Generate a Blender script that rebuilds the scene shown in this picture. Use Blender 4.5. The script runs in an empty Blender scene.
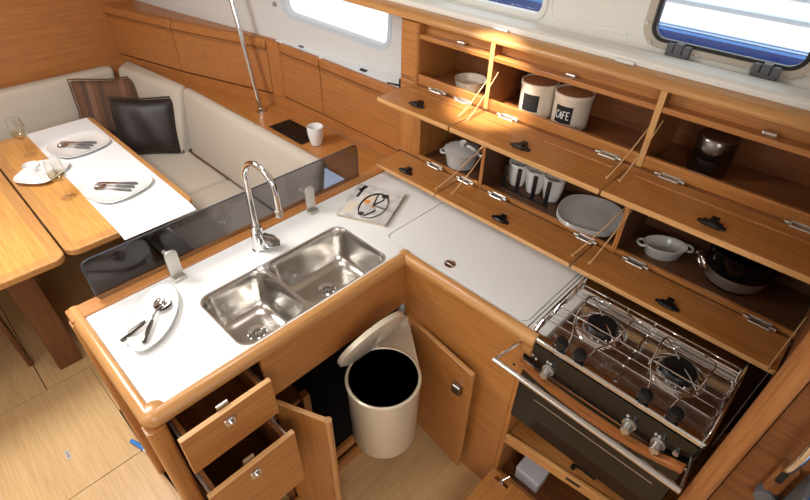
import bpy, bmesh, math, random
from mathutils import Vector, Matrix
random.seed(7)
C = bpy.context.scene.collection
PI = math.pi
V = Vector

# ------------------------------------------------------------------ materials
def lin(r, g, b):
    f = lambda c: (c/255/12.92) if c/255 <= .04045 else ((c/255+.055)/1.055)**2.4
    return (f(r), f(g), f(b), 1)

MC = {}
def new_mat(name):
    m = bpy.data.materials.new(name); m.use_nodes = True
    return m, m.node_tree, m.node_tree.nodes['Principled BSDF']

def plain(name, rgb, rough=.5, metal=0, coat=0, noise=0, nscale=30, bump=0, spec=None):
    if name in MC: return MC[name]
    m, nt, b = new_mat(name)
    b.inputs['Base Color'].default_value = lin(*rgb)
    b.inputs['Roughness'].default_value = rough
    b.inputs['Metallic'].default_value = metal
    b.inputs['Coat Weight'].default_value = coat
    if spec is not None: b.inputs['Specular IOR Level'].default_value = spec
    if noise or bump:
        tc = nt.nodes.new('ShaderNodeTexCoord'); n = nt.nodes.new('ShaderNodeTexNoise')
        n.inputs['Scale'].default_value = nscale; n.inputs['Detail'].default_value = 4
        nt.links.new(tc.outputs['Object'], n.inputs['Vector'])
        if noise:
            cr = nt.nodes.new('ShaderNodeValToRGB')
            c = lin(*rgb)
            cr.color_ramp.elements[0].position = .3; cr.color_ramp.elements[1].position = .7
            cr.color_ramp.elements[0].color = [x*(1-noise) for x in c[:3]]+[1]
            cr.color_ramp.elements[1].color = [min(1, x*(1+noise)) for x in c[:3]]+[1]
            nt.links.new(n.outputs['Fac'], cr.inputs['Fac']); nt.links.new(cr.outputs['Color'], b.inputs['Base Color'])
        if bump:
            bp = nt.nodes.new('ShaderNodeBump'); bp.inputs['Strength'].default_value = bump; bp.inputs['Distance'].default_value = .003
            nt.links.new(n.outputs['Fac'], bp.inputs['Height']); nt.links.new(bp.outputs['Normal'], b.inputs['Normal'])
    MC[name] = m
    return m

TONES = {'teak': ((188,128,68), (160,102,50), .33), 'edge': ((214,166,108), (192,142,86), .35), 'floor': ((220,184,134), (200,162,112), .35),
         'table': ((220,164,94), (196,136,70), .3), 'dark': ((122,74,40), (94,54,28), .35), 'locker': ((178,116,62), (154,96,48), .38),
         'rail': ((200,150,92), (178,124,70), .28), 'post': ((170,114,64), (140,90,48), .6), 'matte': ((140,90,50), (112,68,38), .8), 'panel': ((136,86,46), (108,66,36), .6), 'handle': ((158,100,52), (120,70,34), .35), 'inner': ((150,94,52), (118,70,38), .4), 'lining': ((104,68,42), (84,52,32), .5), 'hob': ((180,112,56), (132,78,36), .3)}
def wood(tone, ax='Y'):
    key = 'wood_%s_%s' % (tone, ax)
    if key in MC: return MC[key]
    ca, cb, ro = TONES[tone]
    m, nt, b = new_mat(key)
    tc = nt.nodes.new('ShaderNodeTexCoord')
    def streak(lo, hi, det):
        mp = nt.nodes.new('ShaderNodeMapping')
        mp.inputs['Scale'].default_value = [lo if a == ax else hi for a in 'XYZ']
        n = nt.nodes.new('ShaderNodeTexNoise'); n.inputs['Scale'].default_value = 1
        n.inputs['Detail'].default_value = det; n.inputs['Roughness'].default_value = .6
        nt.links.new(tc.outputs['Object'], mp.inputs['Vector']); nt.links.new(mp.outputs['Vector'], n.inputs['Vector'])
        return n
    n1 = streak(3, 70, 5); n2 = streak(7, 260, 4)
    mx = nt.nodes.new('ShaderNodeMix'); mx.data_type = 'FLOAT'; mx.inputs[0].default_value = .6
    nt.links.new(n1.outputs['Fac'], mx.inputs[2]); nt.links.new(n2.outputs['Fac'], mx.inputs[3])
    cr = nt.nodes.new('ShaderNodeValToRGB')
    cr.color_ramp.elements[0].position = .38; cr.color_ramp.elements[1].position = .60
    cr.color_ramp.elements[0].color = lin(*cb); cr.color_ramp.elements[1].color = lin(*ca)
    nt.links.new(mx.outputs[0], cr.inputs['Fac']); nt.links.new(cr.outputs['Color'], b.inputs['Base Color'])
    b.inputs['Roughness'].default_value = ro
    b.inputs['Coat Weight'].default_value = 0 if ro >= .6 else .15; b.inputs['Coat Roughness'].default_value = .25
    if ro >= .6: b.inputs['Specular IOR Level'].default_value = .25
    MC[key] = m
    return m

def smoked(name, tint, gloss=.08, rough=.02):
    if name in MC: return MC[name]
    m = bpy.data.materials.new(name); m.use_nodes = True; nt = m.node_tree
    for n in list(nt.nodes): nt.nodes.remove(n)
    o = nt.nodes.new('ShaderNodeOutputMaterial'); t = nt.nodes.new('ShaderNodeBsdfTransparent'); g = nt.nodes.new('ShaderNodeBsdfGlossy')
    lw = nt.nodes.new('ShaderNodeLayerWeight'); lw.inputs['Blend'].default_value = .5
    pw = nt.nodes.new('ShaderNodeMath'); pw.operation = 'POWER'; pw.inputs[1].default_value = 4
    fr = nt.nodes.new('ShaderNodeMath'); fr.operation = 'MULTIPLY_ADD'; fr.inputs[1].default_value = .8; fr.inputs[2].default_value = gloss*.5
    nt.links.new(lw.outputs['Facing'], pw.inputs[0]); nt.links.new(pw.outputs[0], fr.inputs[0])
    t.inputs['Color'].default_value = tint; g.inputs['Roughness'].default_value = rough
    mx = nt.nodes.new('ShaderNodeMixShader')
    nt.links.new(fr.outputs[0], mx.inputs[0]); nt.links.new(t.outputs[0], mx.inputs[1]); nt.links.new(g.outputs[0], mx.inputs[2])
    nt.links.new(mx.outputs[0], o.inputs['Surface'])
    MC[name] = m
    return m

WHITE = plain('white_laminate', (228,229,227), .3, coat=.2)
LINER = plain('white_gelcoat', (234,233,226), .4, noise=.02, nscale=8)
CHINA = plain('white_china', (232,232,230), .15, coat=.3)
CHINA_G = plain('glazed_stoneware', (205,205,203), .2, coat=.3)
STEEL = plain('brushed_steel', (208,205,200), .22, 1)
CHROME = plain('chrome', (225,226,228), .08, 1)
DSTEEL = plain('dark_steel', (128,124,120), .25, 1)
SATIN = plain('satin_nickel', (205,202,195), .35, .9)
BLACK = plain('black_plastic', (16,16,17), .4)
BLACKG = plain('black_gloss', (10,10,11), .12)
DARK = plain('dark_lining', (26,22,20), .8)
FABRIC = plain('cream_fabric', (190,180,165), .9, noise=.05, nscale=260, bump=.25)
LEATHER = plain('black_leather', (38,30,28), .5, noise=.3, nscale=14, bump=.6)
CREAM = plain('champagne_enamel', (222,212,190), .3, .25, coat=.2)
LINEN = plain('white_linen', (234,236,238), .8, noise=.01, nscale=300, bump=.1)
GREY = plain('grey_plastic', (92,94,98), .5)
CORD = plain('tan_cord', (200,160,115), .7)
BRASS = plain('brass', (190,130,70), .3, 1)
BLUE = plain('blue_plastic', (60,130,205), .5)
CLEAR = smoked('clear_glass', (.97,.97,.96,1))
SMOKE = smoked('smoked_acrylic', (.56,.56,.60,1))

# ------------------------------------------------------------------ mesh helpers
B = bmesh.new
def box(bm, x0, x1, y0, y1, z0, z1, mi=0):
    vs = [bm.verts.new(p) for p in ((x0,y0,z0),(x1,y0,z0),(x1,y1,z0),(x0,y1,z0),(x0,y0,z1),(x1,y0,z1),(x1,y1,z1),(x0,y1,z1))]
    for f in ((3,2,1,0),(4,5,6,7),(0,1,5,4),(1,2,6,5),(2,3,7,6),(3,0,4,7)):
        bm.faces.new([vs[i] for i in f]).material_index = mi
    return bm
def bx(*a): return box(B(), *a)
def hexa(bm, bot, top):
    vs = [bm.verts.new(p) for p in list(bot)+list(top)]
    n = len(bot)
    bm.faces.new(vs[:n][::-1]); bm.faces.new(vs[n:])
    for i in range(n): bm.faces.new([vs[i], vs[(i+1) % n], vs[n+(i+1) % n], vs[n+i]])
    bmesh.ops.recalc_face_normals(bm, faces=bm.faces)
    return bm
def loft(bm, loops, cap0=True, cap1=True, closed=True, mi=0):
    rows = [[bm.verts.new(p) for p in l] for l in loops]
    n = len(rows[0])
    for a, b in zip(rows, rows[1:]):
        for i in range(n if closed else n-1):
            bm.faces.new([a[i], a[(i+1) % n], b[(i+1) % n], b[i]]).material_index = mi
    if cap0: bm.faces.new(rows[0][::-1]).material_index = mi
    if cap1: bm.faces.new(rows[-1]).material_index = mi
    return rows
def prism(bm, poly, ax, a, b, mi=0):
    f = {'x': lambda p, t: (t, p[0], p[1]), 'y': lambda p, t: (p[0], t, p[1]), 'z': lambda p, t: (p[0], p[1], t)}[ax]
    loft(bm, [[f(p, a) for p in poly], [f(p, b) for p in poly]], mi=mi)
    bmesh.ops.recalc_face_normals(bm, faces=bm.faces)
    return bm
def cyl(bm, p0, p1, r0, r1=None, seg=20, mi=0):
    p0, p1 = V(p0), V(p1); r1 = r0 if r1 is None else r1
    d = (p1-p0).normalized(); u = d.orthogonal().normalized(); w = d.cross(u)
    ring = lambda c, r: [c+(u*math.cos(2*PI*i/seg)+w*math.sin(2*PI*i/seg))*r for i in range(seg)]
    loft(bm, [ring(p0, r0), ring(p1, r1)], mi=mi)
    return bm
def tube(bm, pts, r, seg=8, closed=False, mi=0, flat=1):
    pts = [V(p) for p in pts]; n = len(pts); loops = []
    prev = None
    for i, p in enumerate(pts):
        if closed: t = pts[(i+1) % n]-pts[i-1]
        else: t = pts[min(i+1, n-1)]-pts[max(i-1, 0)]
        t.normalize()
        if prev is None: u = t.orthogonal().normalized()
        else: u = (prev-t*prev.dot(t)).normalized()
        prev = u; w = t.cross(u)
        rr = r[i] if isinstance(r, (list, tuple)) else r
        loops.append([p+(u*math.cos(2*PI*k/seg)+w*flat*math.sin(2*PI*k/seg))*rr for k in range(seg)])
    if closed: loops.append(loops[0])
    loft(bm, loops, not closed, not closed, mi=mi)
    if closed: bmesh.ops.remove_doubles(bm, verts=bm.verts, dist=1e-6)
    return bm
def smooth_path(pts, n=6):
    pts = [V(p) for p in pts]; out = []
    for i in range(len(pts)-1):
        p0 = pts[max(i-1, 0)]; p1 = pts[i]; p2 = pts[i+1]; p3 = pts[min(i+2, len(pts)-1)]
        for k in range(n):
            t = k/n
            out.append(.5*((2*p1)+(p2-p0)*t+(2*p0-5*p1+4*p2-p3)*t*t+(3*p1-p0-3*p2+p3)*t**3))
    return out+[pts[-1]]
def lathe(bm, prof, c=(0,0,0), seg=32, mi=0):
    c = V(c); loops = [[c+V((max(r, 1e-4)*math.cos(2*PI*i/seg), max(r, 1e-4)*math.sin(2*PI*i/seg), z)) for i in range(seg)] for r, z in prof]
    loft(bm, loops, mi=mi)
    bmesh.ops.recalc_face_normals(bm, faces=bm.faces)
    return bm
def rrect(cx, cy, w, h, r, n=6, rot=0):
    out = []
    for k, (sx, sy) in enumerate(((1,1),(-1,1),(-1,-1),(1,-1))):
        for i in range(n+1):
            a = PI/2*(k+i/n)
            out.append((sx*(w/2-r)+r*math.cos(a), sy*(h/2-r)+r*math.sin(a)))
    c, s = math.cos(rot), math.sin(rot)
    return [(cx+x*c-y*s, cy+x*s+y*c) for x, y in out]
def sellipse(a, b, p=2.6, n=40, rot=0, c=(0,0)):
    out = []
    for i in range(n):
        t = 2*PI*i/n; ct, st = math.cos(t), math.sin(t)
        x = a*math.copysign(abs(ct)**(2/p), ct); y = b*math.copysign(abs(st)**(2/p), st)
        out.append((c[0]+x*math.cos(rot)-y*math.sin(rot), c[1]+x*math.sin(rot)+y*math.cos(rot)))
    return out
def holed(bm, outer, holes, ax, a, b):
    """plate with holes; loops are 2-D, extruded along ax from a to b"""
    f = {'x': lambda p, t: (t, p[0], p[1]), 'y': lambda p, t: (p[0], t, p[1]), 'z': lambda p, t: (p[0], p[1], t)}[ax]
    edges = []
    for lp in [outer]+holes:
        vs = [bm.verts.new(f(p, a)) for p in lp]
        edges += [bm.edges.new((vs[i], vs[(i+1) % len(vs)])) for i in range(len(vs))]
    g = bmesh.ops.triangle_fill(bm, use_beauty=True, use_dissolve=False, edges=edges)
    fs = [x for x in g['geom'] if isinstance(x, bmesh.types.BMFace)]
    if abs(b-a) > 1e-9:
        r = bmesh.ops.extrude_face_region(bm, geom=fs)
        d = V(f((0,0), b))-V(f((0,0), a))
        bmesh.ops.translate(bm, verts=[v for v in r['geom'] if isinstance(v, bmesh.types.BMVert)], vec=d)
    bmesh.ops.recalc_face_normals(bm, faces=bm.faces)
    return bm
def rot_about(bm, p, ang, axis='Z'):
    bmesh.ops.rotate(bm, verts=bm.verts, cent=V(p), matrix=Matrix.Rotation(ang, 3, axis)); return bm

# ------------------------------------------------------------------ object helpers
def tag(o, label, cat, group=None):
    o['label'] = label; o['category'] = cat
    if group: o['group'] = group
    return o
ROOT = {}
def thing(name, label, cat, loc=(0,0,0), rotz=0, group=None):
    o = bpy.data.objects.new(name, None); C.objects.link(o); o.empty_display_size = .02
    o.location = loc; o.rotation_euler = (0,0,rotz); ROOT[o] = V(loc)
    return tag(o, label, cat, group)
def obj(name, bm, mats, parent=None, smooth=False, bev=0, seg=2, sub=0, sol=0, label=None):
    """bm is in world coordinates; the parent's place is taken off"""
    off = ROOT[parent] if parent is not None else None
    if off is None:
        xs = [v.co for v in bm.verts]
        lo = [min(v[i] for v in xs) for i in range(3)]; hi = [max(v[i] for v in xs) for i in range(3)]
        off = V(((lo[0]+hi[0])/2, (lo[1]+hi[1])/2, lo[2]))
    bmesh.ops.translate(bm, verts=bm.verts, vec=-off)
    me = bpy.data.meshes.new(name); bm.to_mesh(me); bm.free()
    for m in (mats if isinstance(mats, (list, tuple)) else [mats]): me.materials.append(m)
    if smooth:
        for p in me.polygons: p.use_smooth = True
        me.set_sharp_from_angle(angle=math.radians(40))
    o = bpy.data.objects.new(name, me); C.objects.link(o)
    if parent is not None: o.parent = parent
    else: o.location = off
    ROOT[o] = off
    if bev:
        m = o.modifiers.new('bevel', 'BEVEL'); m.width = bev; m.segments = seg; m.limit_method = 'ANGLE'; m.angle_limit = math.radians(40)
    if sol:
        m = o.modifiers.new('solid', 'SOLIDIFY'); m.thickness = sol; m.offset = 0
    if sub:
        m = o.modifiers.new('sub', 'SUBSURF'); m.levels = sub; m.render_levels = sub
    if label: o['label'] = label
    return o
def struct(name, bm, mats, parent=None, **k):
    o = obj(name, bm, mats, parent, **k)
    if parent is None: o['kind'] = 'structure'
    return o
def dup(root, loc, rotz, label, group=None):
    r = root.copy(); C.objects.link(r); r.location = loc; r.rotation_euler = (0,0,rotz); r['label'] = label
    if group: r['group'] = group
    for ch in list(root.children):
        c = ch.copy(); C.objects.link(c); c.parent = r
        for g in list(ch.children):
            d = g.copy(); C.objects.link(d); d.parent = c
    return r
def banded(x0, x1, y0, y1, z0, z1):
    """a board whose narrow edges carry edge banding (slot 1)"""
    bm = bx(x0, x1, y0, y1, z0, z1)
    d = [x1-x0, y1-y0, z1-z0]; k = d.index(min(d))
    bm.normal_update()
    for f in bm.faces: f.material_index = 0 if abs(f.normal[k]) > .9 else 1
    return bm
FZ = -.06   # the cabin sole

# ================================================================== SETTING
struct('floor', bx(-1.6, 1.75, -1.3, 3.95, FZ-.06, FZ-.024), DARK)
def fp(x0, x1, y0, y1, ax='Y'): struct('floor_panel', bx(x0, x1, y0, y1, FZ-.02, FZ), wood('floor', ax), bev=.0015)
fp(-1.6, -.152, 2.262, 3.9); fp(-1.6, .05, 1.622, 2.258); fp(-.148, .7, 2.262, 3.9); fp(.052, .7, 1.9, 2.258)
hexb = B(); hexa(hexb, [(-1.6,-1.3,FZ-.02),(.12,-1.3,FZ-.02),(.072,1.2,FZ-.02),(.05,1.618,FZ-.02),(-1.6,1.618,FZ-.02)],
     [(-1.6,-1.3,FZ),(.12,-1.3,FZ),(.072,1.2,FZ),(.05,1.618,FZ),(-1.6,1.618,FZ)])
struct('floor_panel', hexb, wood('floor', 'Y'))
fp(.125, 1.75, -1.3, 1.5, 'X')
struct('wall_front', bx(-1.6, 1.75, 3.88, 3.92, FZ, 2.15), wood('locker', 'X'))
struct('wall_left', bx(-1.64, -1.6, -1.3, 3.92, FZ, 2.15), LINER)
struct('wall_back', bx(-1.6, .2, -1.34, -1.3, FZ, 2.15), wood('teak', 'X'))
struct('ceiling', bx(-1.64, 1.9, -1.34, 3.92, 2.15, 2.2), plain('white_headliner', (225,222,214), .7))

# hull side: the white liner over the galley (profile in x,z along y) with its windows
wl = B()
prism(wl, [(1.545,1.555),(1.545,1.572),(1.56,1.579),(1.64,1.574),(1.688,1.563),(1.70,1.560),(1.76,1.5),(1.85,1.5),(1.85,1.555),(1.72,1.56)], 'y', -1.3, 1.9)
struct('trim_1', wl, LINER, bev=.003)
gw = rrect(.372, 1.72, .474, .29, .06); sw = rrect(1.24, 1.70, .514, .206, .03)
w = B(); holed(w, [(-1.3,1.53),(1.9,1.53),(1.9,2.15),(-1.3,2.15)], [rrect(.372,1.715,.440,.258,.045), rrect(1.24,1.70,.534,.226,.03)], 'x', 1.70, 1.74)
struct('wall_right', w, LINER)
# the saloon part of the hull side runs inboard towards the bow
HP, HA = V((1.70,1.56,0)), math.asin(.1414)
def hull(bm): bmesh.ops.transform(bm, verts=bm.verts, matrix=Matrix.Translation(HP) @ Matrix.Rotation(HA, 4, 'Z')); return bm
hw = lambda w_, h_, r: rrect(.506, 1.456, w_, h_, r, 6, .074)
w = B(); holed(w, [(-.09,.6),(1.34,.6),(1.34,2.15),(-.09,2.15)], [hw(.676,.24,.05)], 'x', 0, .04)
struct('wall_right_forward', hull(w), plain('grey_white_gelcoat', (206,206,204), .45))
b = B(); tube(b, smooth_path([(1.701,.655,1.592),(1.701,.80,1.592),(1.701,.915,1.595),(1.701,.94,1.62),(1.701,.945,1.72),(1.701,.945,1.95)], 5), .006, 8)
struct('trim_5', b, LINER, smooth=True)
# galley opening window
fr = B(); holed(fr, gw, [rrect(.372,1.715,.424,.242,.045)], 'x', 1.688, 1.702)
w1 = struct('window_1', fr, plain('beige_frame', (190,180,165), .4), bev=.004)
g = B(); holed(g, rrect(.372,1.715,.426,.244,.045), [rrect(.372,1.715,.398,.222,.035)], 'x', 1.692, 1.708)
obj('gasket', g, BLACK, w1)
g = B(); holed(g, rrect(.372,1.715,.422,.240,.04), [], 'x', 1.7085, 1.7115); obj('pane', g, CLEAR, w1)
for y in (.482, .245):
    h = B()
    for k, (a, b) in enumerate(((-.034,-.014),(-.012,.012),(.014,.034))):
        box(h, 1.668, 1.692, y+a, y+b, 1.556, 1.604-.004*abs(k-1))
    box(h, 1.665, 1.70, y-.03, y+.03, 1.562, 1.578)
    obj('hinge', h, GREY, w1, bev=.003)
for y, z in ((.60,1.64),(.575,1.588),(.43,1.581),(.29,1.581),(.15,1.60)):
    obj('screw', cyl(B(), (1.688,y,z), (1.684,y,z), .006, seg=12), SATIN, w1)
# small fixed window beyond it
fr = B(); holed(fr, rrect(1.24,1.70,.57,.262,.045), [rrect(1.24,1.70,.53,.222,.035)], 'x', 1.692, 1.702)
w2 = struct('window_2', fr, LINER, bev=.004)
g = B(); holed(g, sw, [], 'x', 1.722, 1.726); obj('pane', g, CLEAR, w2)
# hull window in the saloon
fr = B(); holed(fr, hw(.722,.286,.07), [hw(.676,.24,.05)], 'x', -.003, .002)
w3 = struct('window_3', hull(fr), plain('pale_frame', (190,200,212), .45), bev=.002)
g = B(); holed(g, hw(.67,.234,.05), [], 'x', .026, .030); obj('pane', hull(g), CLEAR, w3)

# the boat lying alongside, seen through the windows
nb = thing('neighbouring_boat', 'white boat hull with blue stripes lying outside the galley window', 'boat', (3.2,1.2,.2))
obj('hull', bx(3.2, 3.6, -2, 5, .2, 2.6), plain('white_topsides', (245,247,250), .3), nb)
for z0, z1, c in ((1.10,1.258,(22,44,96)), (1.258,1.272,(70,115,175)), (1.278,1.286,(150,180,220)), (1.292,1.297,(170,195,228)), (1.42,1.428,(190,212,236)), (1.52,1.526,(150,182,218))):
    obj('stripe', bx(3.185, 3.2, -2, 5, z0, z1), plain('stripe_%d' % int(z0*1000), c, .4), nb)

# corner post and bulkhead beside the stove
struct('trim_2', bx(.930, .972, -.152, -.107, FZ, 2.15), wood('post', 'Z'), bev=.014, seg=4)
struct('wall_back_galley', bx(.955, .975, -1.3, -.156, FZ, 2.15), wood('panel', 'Y'))
struct('wall_back_stove', bx(.972, 1.76, -.17, -.152, FZ, 1.53), wood('matte', 'X'))

# ================================================================== PENINSULA (SINK CABINET)
sc = thing('sink_cabinet', 'teak sink cabinet with two drawers pulled out and both doors open', 'cabinet', (.55,1.2,FZ))
TE = [wood('teak','X'), wood('edge','X')]
p = B(); prism(p, rrect(.0735, .955, .052, .05, .014), 'z', FZ, .868); obj('corner_post', p, wood('teak','Z'), sc, smooth=True)
p = B(); prism(p, rrect(.068, 1.478, .046, .046, .014), 'z', FZ, .866); obj('corner_post', p, wood('teak','Z'), sc, smooth=True)
obj('side_panel', bx(.088, .1, .98, 1.47, FZ, .868), wood('teak','Y'), sc)
obj('side_ledge', bx(.062, .088, 1.25, 1.47, .62, .64), wood('edge','Y'), sc)
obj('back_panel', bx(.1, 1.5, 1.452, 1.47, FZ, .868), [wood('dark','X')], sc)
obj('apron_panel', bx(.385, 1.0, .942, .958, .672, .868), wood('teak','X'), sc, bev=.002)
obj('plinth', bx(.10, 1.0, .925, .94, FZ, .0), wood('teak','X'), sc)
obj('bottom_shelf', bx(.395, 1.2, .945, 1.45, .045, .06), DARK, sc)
obj('front_rail', bx(.395, 1.0, .937, .955, .03, .075), wood('teak','X'), sc)
obj('divider', bx(.376, .39, .95, 1.45, FZ, .672), wood('inner','Y'), sc)
obj('inner_shelf', bx(.395, .56, 1.05, 1.45, .38, .40), wood('inner','Y'), sc)
obj('inner_stop', bx(.545, .575, 1.03, 1.06, .3, .42), wood('teak','Z'), sc)
# drawers
def latch_square(name, par, x, y, z, s=.017):
    b = B(); box(b, x-s, x+s, y-.006, y, z-s, z+s); cyl(b, (x,y-.006,z), (x,y-.014,z), s*.55, s*.45, 14)
    obj(name, b, CHROME, par, bev=.003, smooth=True)
for yf, z0, z1, x0, x1 in ((.865,.70,.858,.098,.372), (.795,.385,.668,.094,.374)):
    t = B()
    xa, xb = x0+.018, x1-.018
    yb = yf+.45; zb, zt = z0+.02, z1-.035
    box(t, xa, xb, yf+.018, yb, zb, zb+.008); box(t, xa, xa+.012, yf+.018, yb, zb, zt); box(t, xb-.012, xb, yf+.018, yb, zb, zt)
    box(t, xa, xb, yb-.012, yb, zb, zt)
    d = obj('drawer', t, wood('inner','Y'), sc)
    obj('drawer_front', banded(x0, x1, yf, yf+.018, z0, z1), TE, d, bev=.002)
    for xr in (xa-.008, xb+.003):
        obj('runner', bx(xr, xr+.006, yf+.02, yb, zt-.03, zt-.008), SATIN, d)
    latch_square('latch', d, (x0+x1)/2-.005, yf, z1-.045)
    obj('strike_plate', bx((x0+x1)/2-.022, (x0+x1)/2+.012, yf+.02, yf+.026, z1-.035, z1+.012), SATIN, d)
# left door, standing open
a0, a1 = V((.400,.937)), V((.472,.770))
dd = (a1-a0).normalized(); nn = V((-dd.y, dd.x))*.009
b = B()
q = [a0-nn, a1-nn, a1+nn, a0+nn]
hexa(b, [(u.x,u.y,.02) for u in q], [(u.x,u.y,.652) for u in q])
b.normal_update()
for f in b.faces: f.material_index = 1 if abs(f.normal.z) > .5 else 0
ld = obj('door', b, [wood('teak','Z'), wood('edge','Y')], sc, bev=.002)
e = B(); cyl(e, (a1.x+dd.x*.006,a1.y+dd.y*.006,.02), (a1.x+dd.x*.006,a1.y+dd.y*.006,.655), .0125, seg=18); obj('rounded_edge', e, wood('rail','Z'), ld, smooth=True)
# right door, swung back against the fridge front
a0, a1 = V((1.008,.928)), V((.966,.562))
dd = (a1-a0).normalized(); nn = V((-dd.y, dd.x))*.009
q = [a0-nn, a1-nn, a1+nn, a0+nn]; b = B()
hexa(b, [(u.x-.012,u.y,.0) for u in q], [(u.x-.012,u.y,.622) for u in q])
b.normal_update()
for f in b.faces: f.material_index = 1 if abs(f.normal.z) > .5 or abs(f.normal.y) > .7 else 0
rd = obj('door', b, [wood('teak','Y'), wood('rail','Y')], sc, bev=.002)
b = B(); box(b, .930, .952, .594, .634, .478, .522); obj('latch', b, DSTEEL, rd, bev=.005)
obj('hinge', bx(.972, .99, .885, .925, .52, .57), BLACK, rd, bev=.003)

# ------------------------------------------------------------------ worktop, fridge lid, rails
wt = thing('worktop', 'white L-shaped galley worktop with rounded wooden rail', 'worktop', (.9,1.1,.88))
lid = rrect(1.236, .771, .402, .628, .03)
sinkhole = rrect(.662, 1.125, .600, .290, .045, 8)
t = B(); holed(t, [(.088,.972),(1.026,.972),(1.026,.385),(1.56,.385),(1.56,1.434),(.088,1.434)], [sinkhole, lid], 'z', .882, .900)
obj('countertop', t, WHITE, wt)
t = B(); prism(t, rrect(1.236, .771, .396, .622, .028), 'z', .884, .9005); fl = obj('fridge_lid', t, WHITE, wt, bev=.002, label='flush white lid of the fridge')
r = B(); lathe(r, [(.0,.9012),(.017,.9012),(.018,.9025),(.021,.9025),(.022,.900)], (1.085,.808,0)); box(r, 1.082,1.088,.790,.826,.9012,.9032); obj('ring_pull', r, STEEL, fl, smooth=True)
obj('under_lid', bx(1.03, 1.45, .45, 1.09, .872, .88), DARK, wt)
obj('joint_line', bx(1.03, 1.56, .4445, .4475, .9, .9004), DARK, wt)
# rail section (offset outward, z)
SEC = [(.0,.900),(.004,.908),(.014,.911),(.026,.907),(.035,.897),(.038,.884),(.034,.872),(.024,.866),(.0,.866)]
def sweep(path, sec):
    """mitred sweep: outward is to the right of travel"""
    P = [V(p) for p in path]; loops = []
    for i, pnt in enumerate(P):
        d1 = (P[i]-P[i-1]).normalized() if i else (P[1]-P[0]).normalized()
        d2 = (P[i+1]-P[i]).normalized() if i < len(P)-1 else d1
        n1 = V((d1.y,-d1.x)); n2 = V((d2.y,-d2.x)); m = (n1+n2).normalized(); k = 1/max(.3, m.dot(n1))
        loops.append([(pnt.x+m.x*o*k, pnt.y+m.y*o*k, z) for o, z in sec])
    b = B(); loft(b, loops); bmesh.ops.recalc_face_normals(b, faces=b.faces); return b
# going round: left end from the back to the front, along the front, then down the fridge front
obj('fiddle_rail', sweep([(.088,1.50),(.088,.972)], SEC), wood('rail','Y'), wt, smooth=True)
obj('fiddle_rail', sweep([(.088,.972),(1.026,.972)], SEC), wood('rail','X'), wt, smooth=True)
obj('fiddle_rail', sweep([(1.026,.975),(1.026,.40)], SEC), wood('rail','Y'), wt, smooth=True)
cr = B(); lathe(cr, [(0,.911),(.014,.911),(.026,.907),(.035,.897),(.038,.884),(.034,.872),(.024,.866),(0,.866)], (.088,.972,0), 48); obj('rail_corner', cr, wood('rail','Y'), wt, smooth=True)
obj('rear_rail', bx(.05, 1.50, 1.434, 1.502, .866, .906), wood('teak','X'), wt, bev=.004)
b = B(); prism(b, [(1.026,.86),(.99,.86),(.992,.84),(1.002,.815),(1.018,.80),(1.026,.80)], 'y', .40, .43); obj('rail_end', b, wood('rail','Z'), wt, smooth=True)

# ------------------------------------------------------------------ fridge cabinet
fc = thing('fridge_cabinet', 'teak cabinet under the white fridge lid, beside the stove', 'cabinet', (1.3,.7,FZ))
obj('front_panel', bx(1.0, 1.018, .43, .945, FZ, .868), wood('teak','Y'), fc, bev=.003)
obj('end_panel', bx(1.0, 1.75, .412, .43, FZ, .880), wood('teak','X'), fc, bev=.003)
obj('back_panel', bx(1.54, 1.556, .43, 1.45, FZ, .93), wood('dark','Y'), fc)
obj('screw_cap', cyl(B(), (1.0,.447,.742), (.998,.447,.742), .005, seg=12), DARK, fc)

# ------------------------------------------------------------------ sink
sk = thing('sink', 'stainless steel double bowl sink set in the white worktop', 'sink', (.66,1.125,.75))
def rr3(cx, cy, w, h, r, z, n=8): return [(x, y, z) for x, y in rrect(cx, cy, w, h, r, n)]
deck = B(); bowls = ((.484, 1.125, .234, .274), (.785, 1.125, .342, .274))
holed(deck, rrect(.662, 1.125, .606, .296, .048, 8), [rrect(c[0], c[1], c[2], c[3], .044, 8) for c in bowls], 'z', .8955, .8975)
obj('rim', deck, STEEL, sk)
for cx, cy, w_, h_ in bowls:
    L = []
    for ins, z, r in ((0,.8975,.044),(.003,.892,.045),(.006,.86,.047),(.012,.79,.05),(.018,.768,.055),(.032,.755,.05),(.055,.750,.04)):
        L.append(rr3(cx, cy, w_-2*ins, h_-2*ins, max(.02, r-ins*.3), z))
    b = B(); loft(b, L, False, True)
    for f in b.faces: f.normal_flip()
    bw = obj('bowl', b, STEEL, sk, smooth=True)
    d = B(); lathe(d, [(.0,.7515),(.012,.7515),(.016,.7505),(.024,.7535),(.031,.7545),(.034,.7505)], (cx, cy+.02, 0)); obj('drain', d, CHROME, bw, smooth=True)
    d = B()
    for k in range(6):
        a = k*PI/3; cyl(d, (cx+.011*math.cos(a), cy+.02+.011*math.sin(a), .7517), (cx+.011*math.cos(a), cy+.02+.011*math.sin(a), .7522), .003, seg=8)
    obj('drain_holes', d, BLACK, bw)

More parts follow.
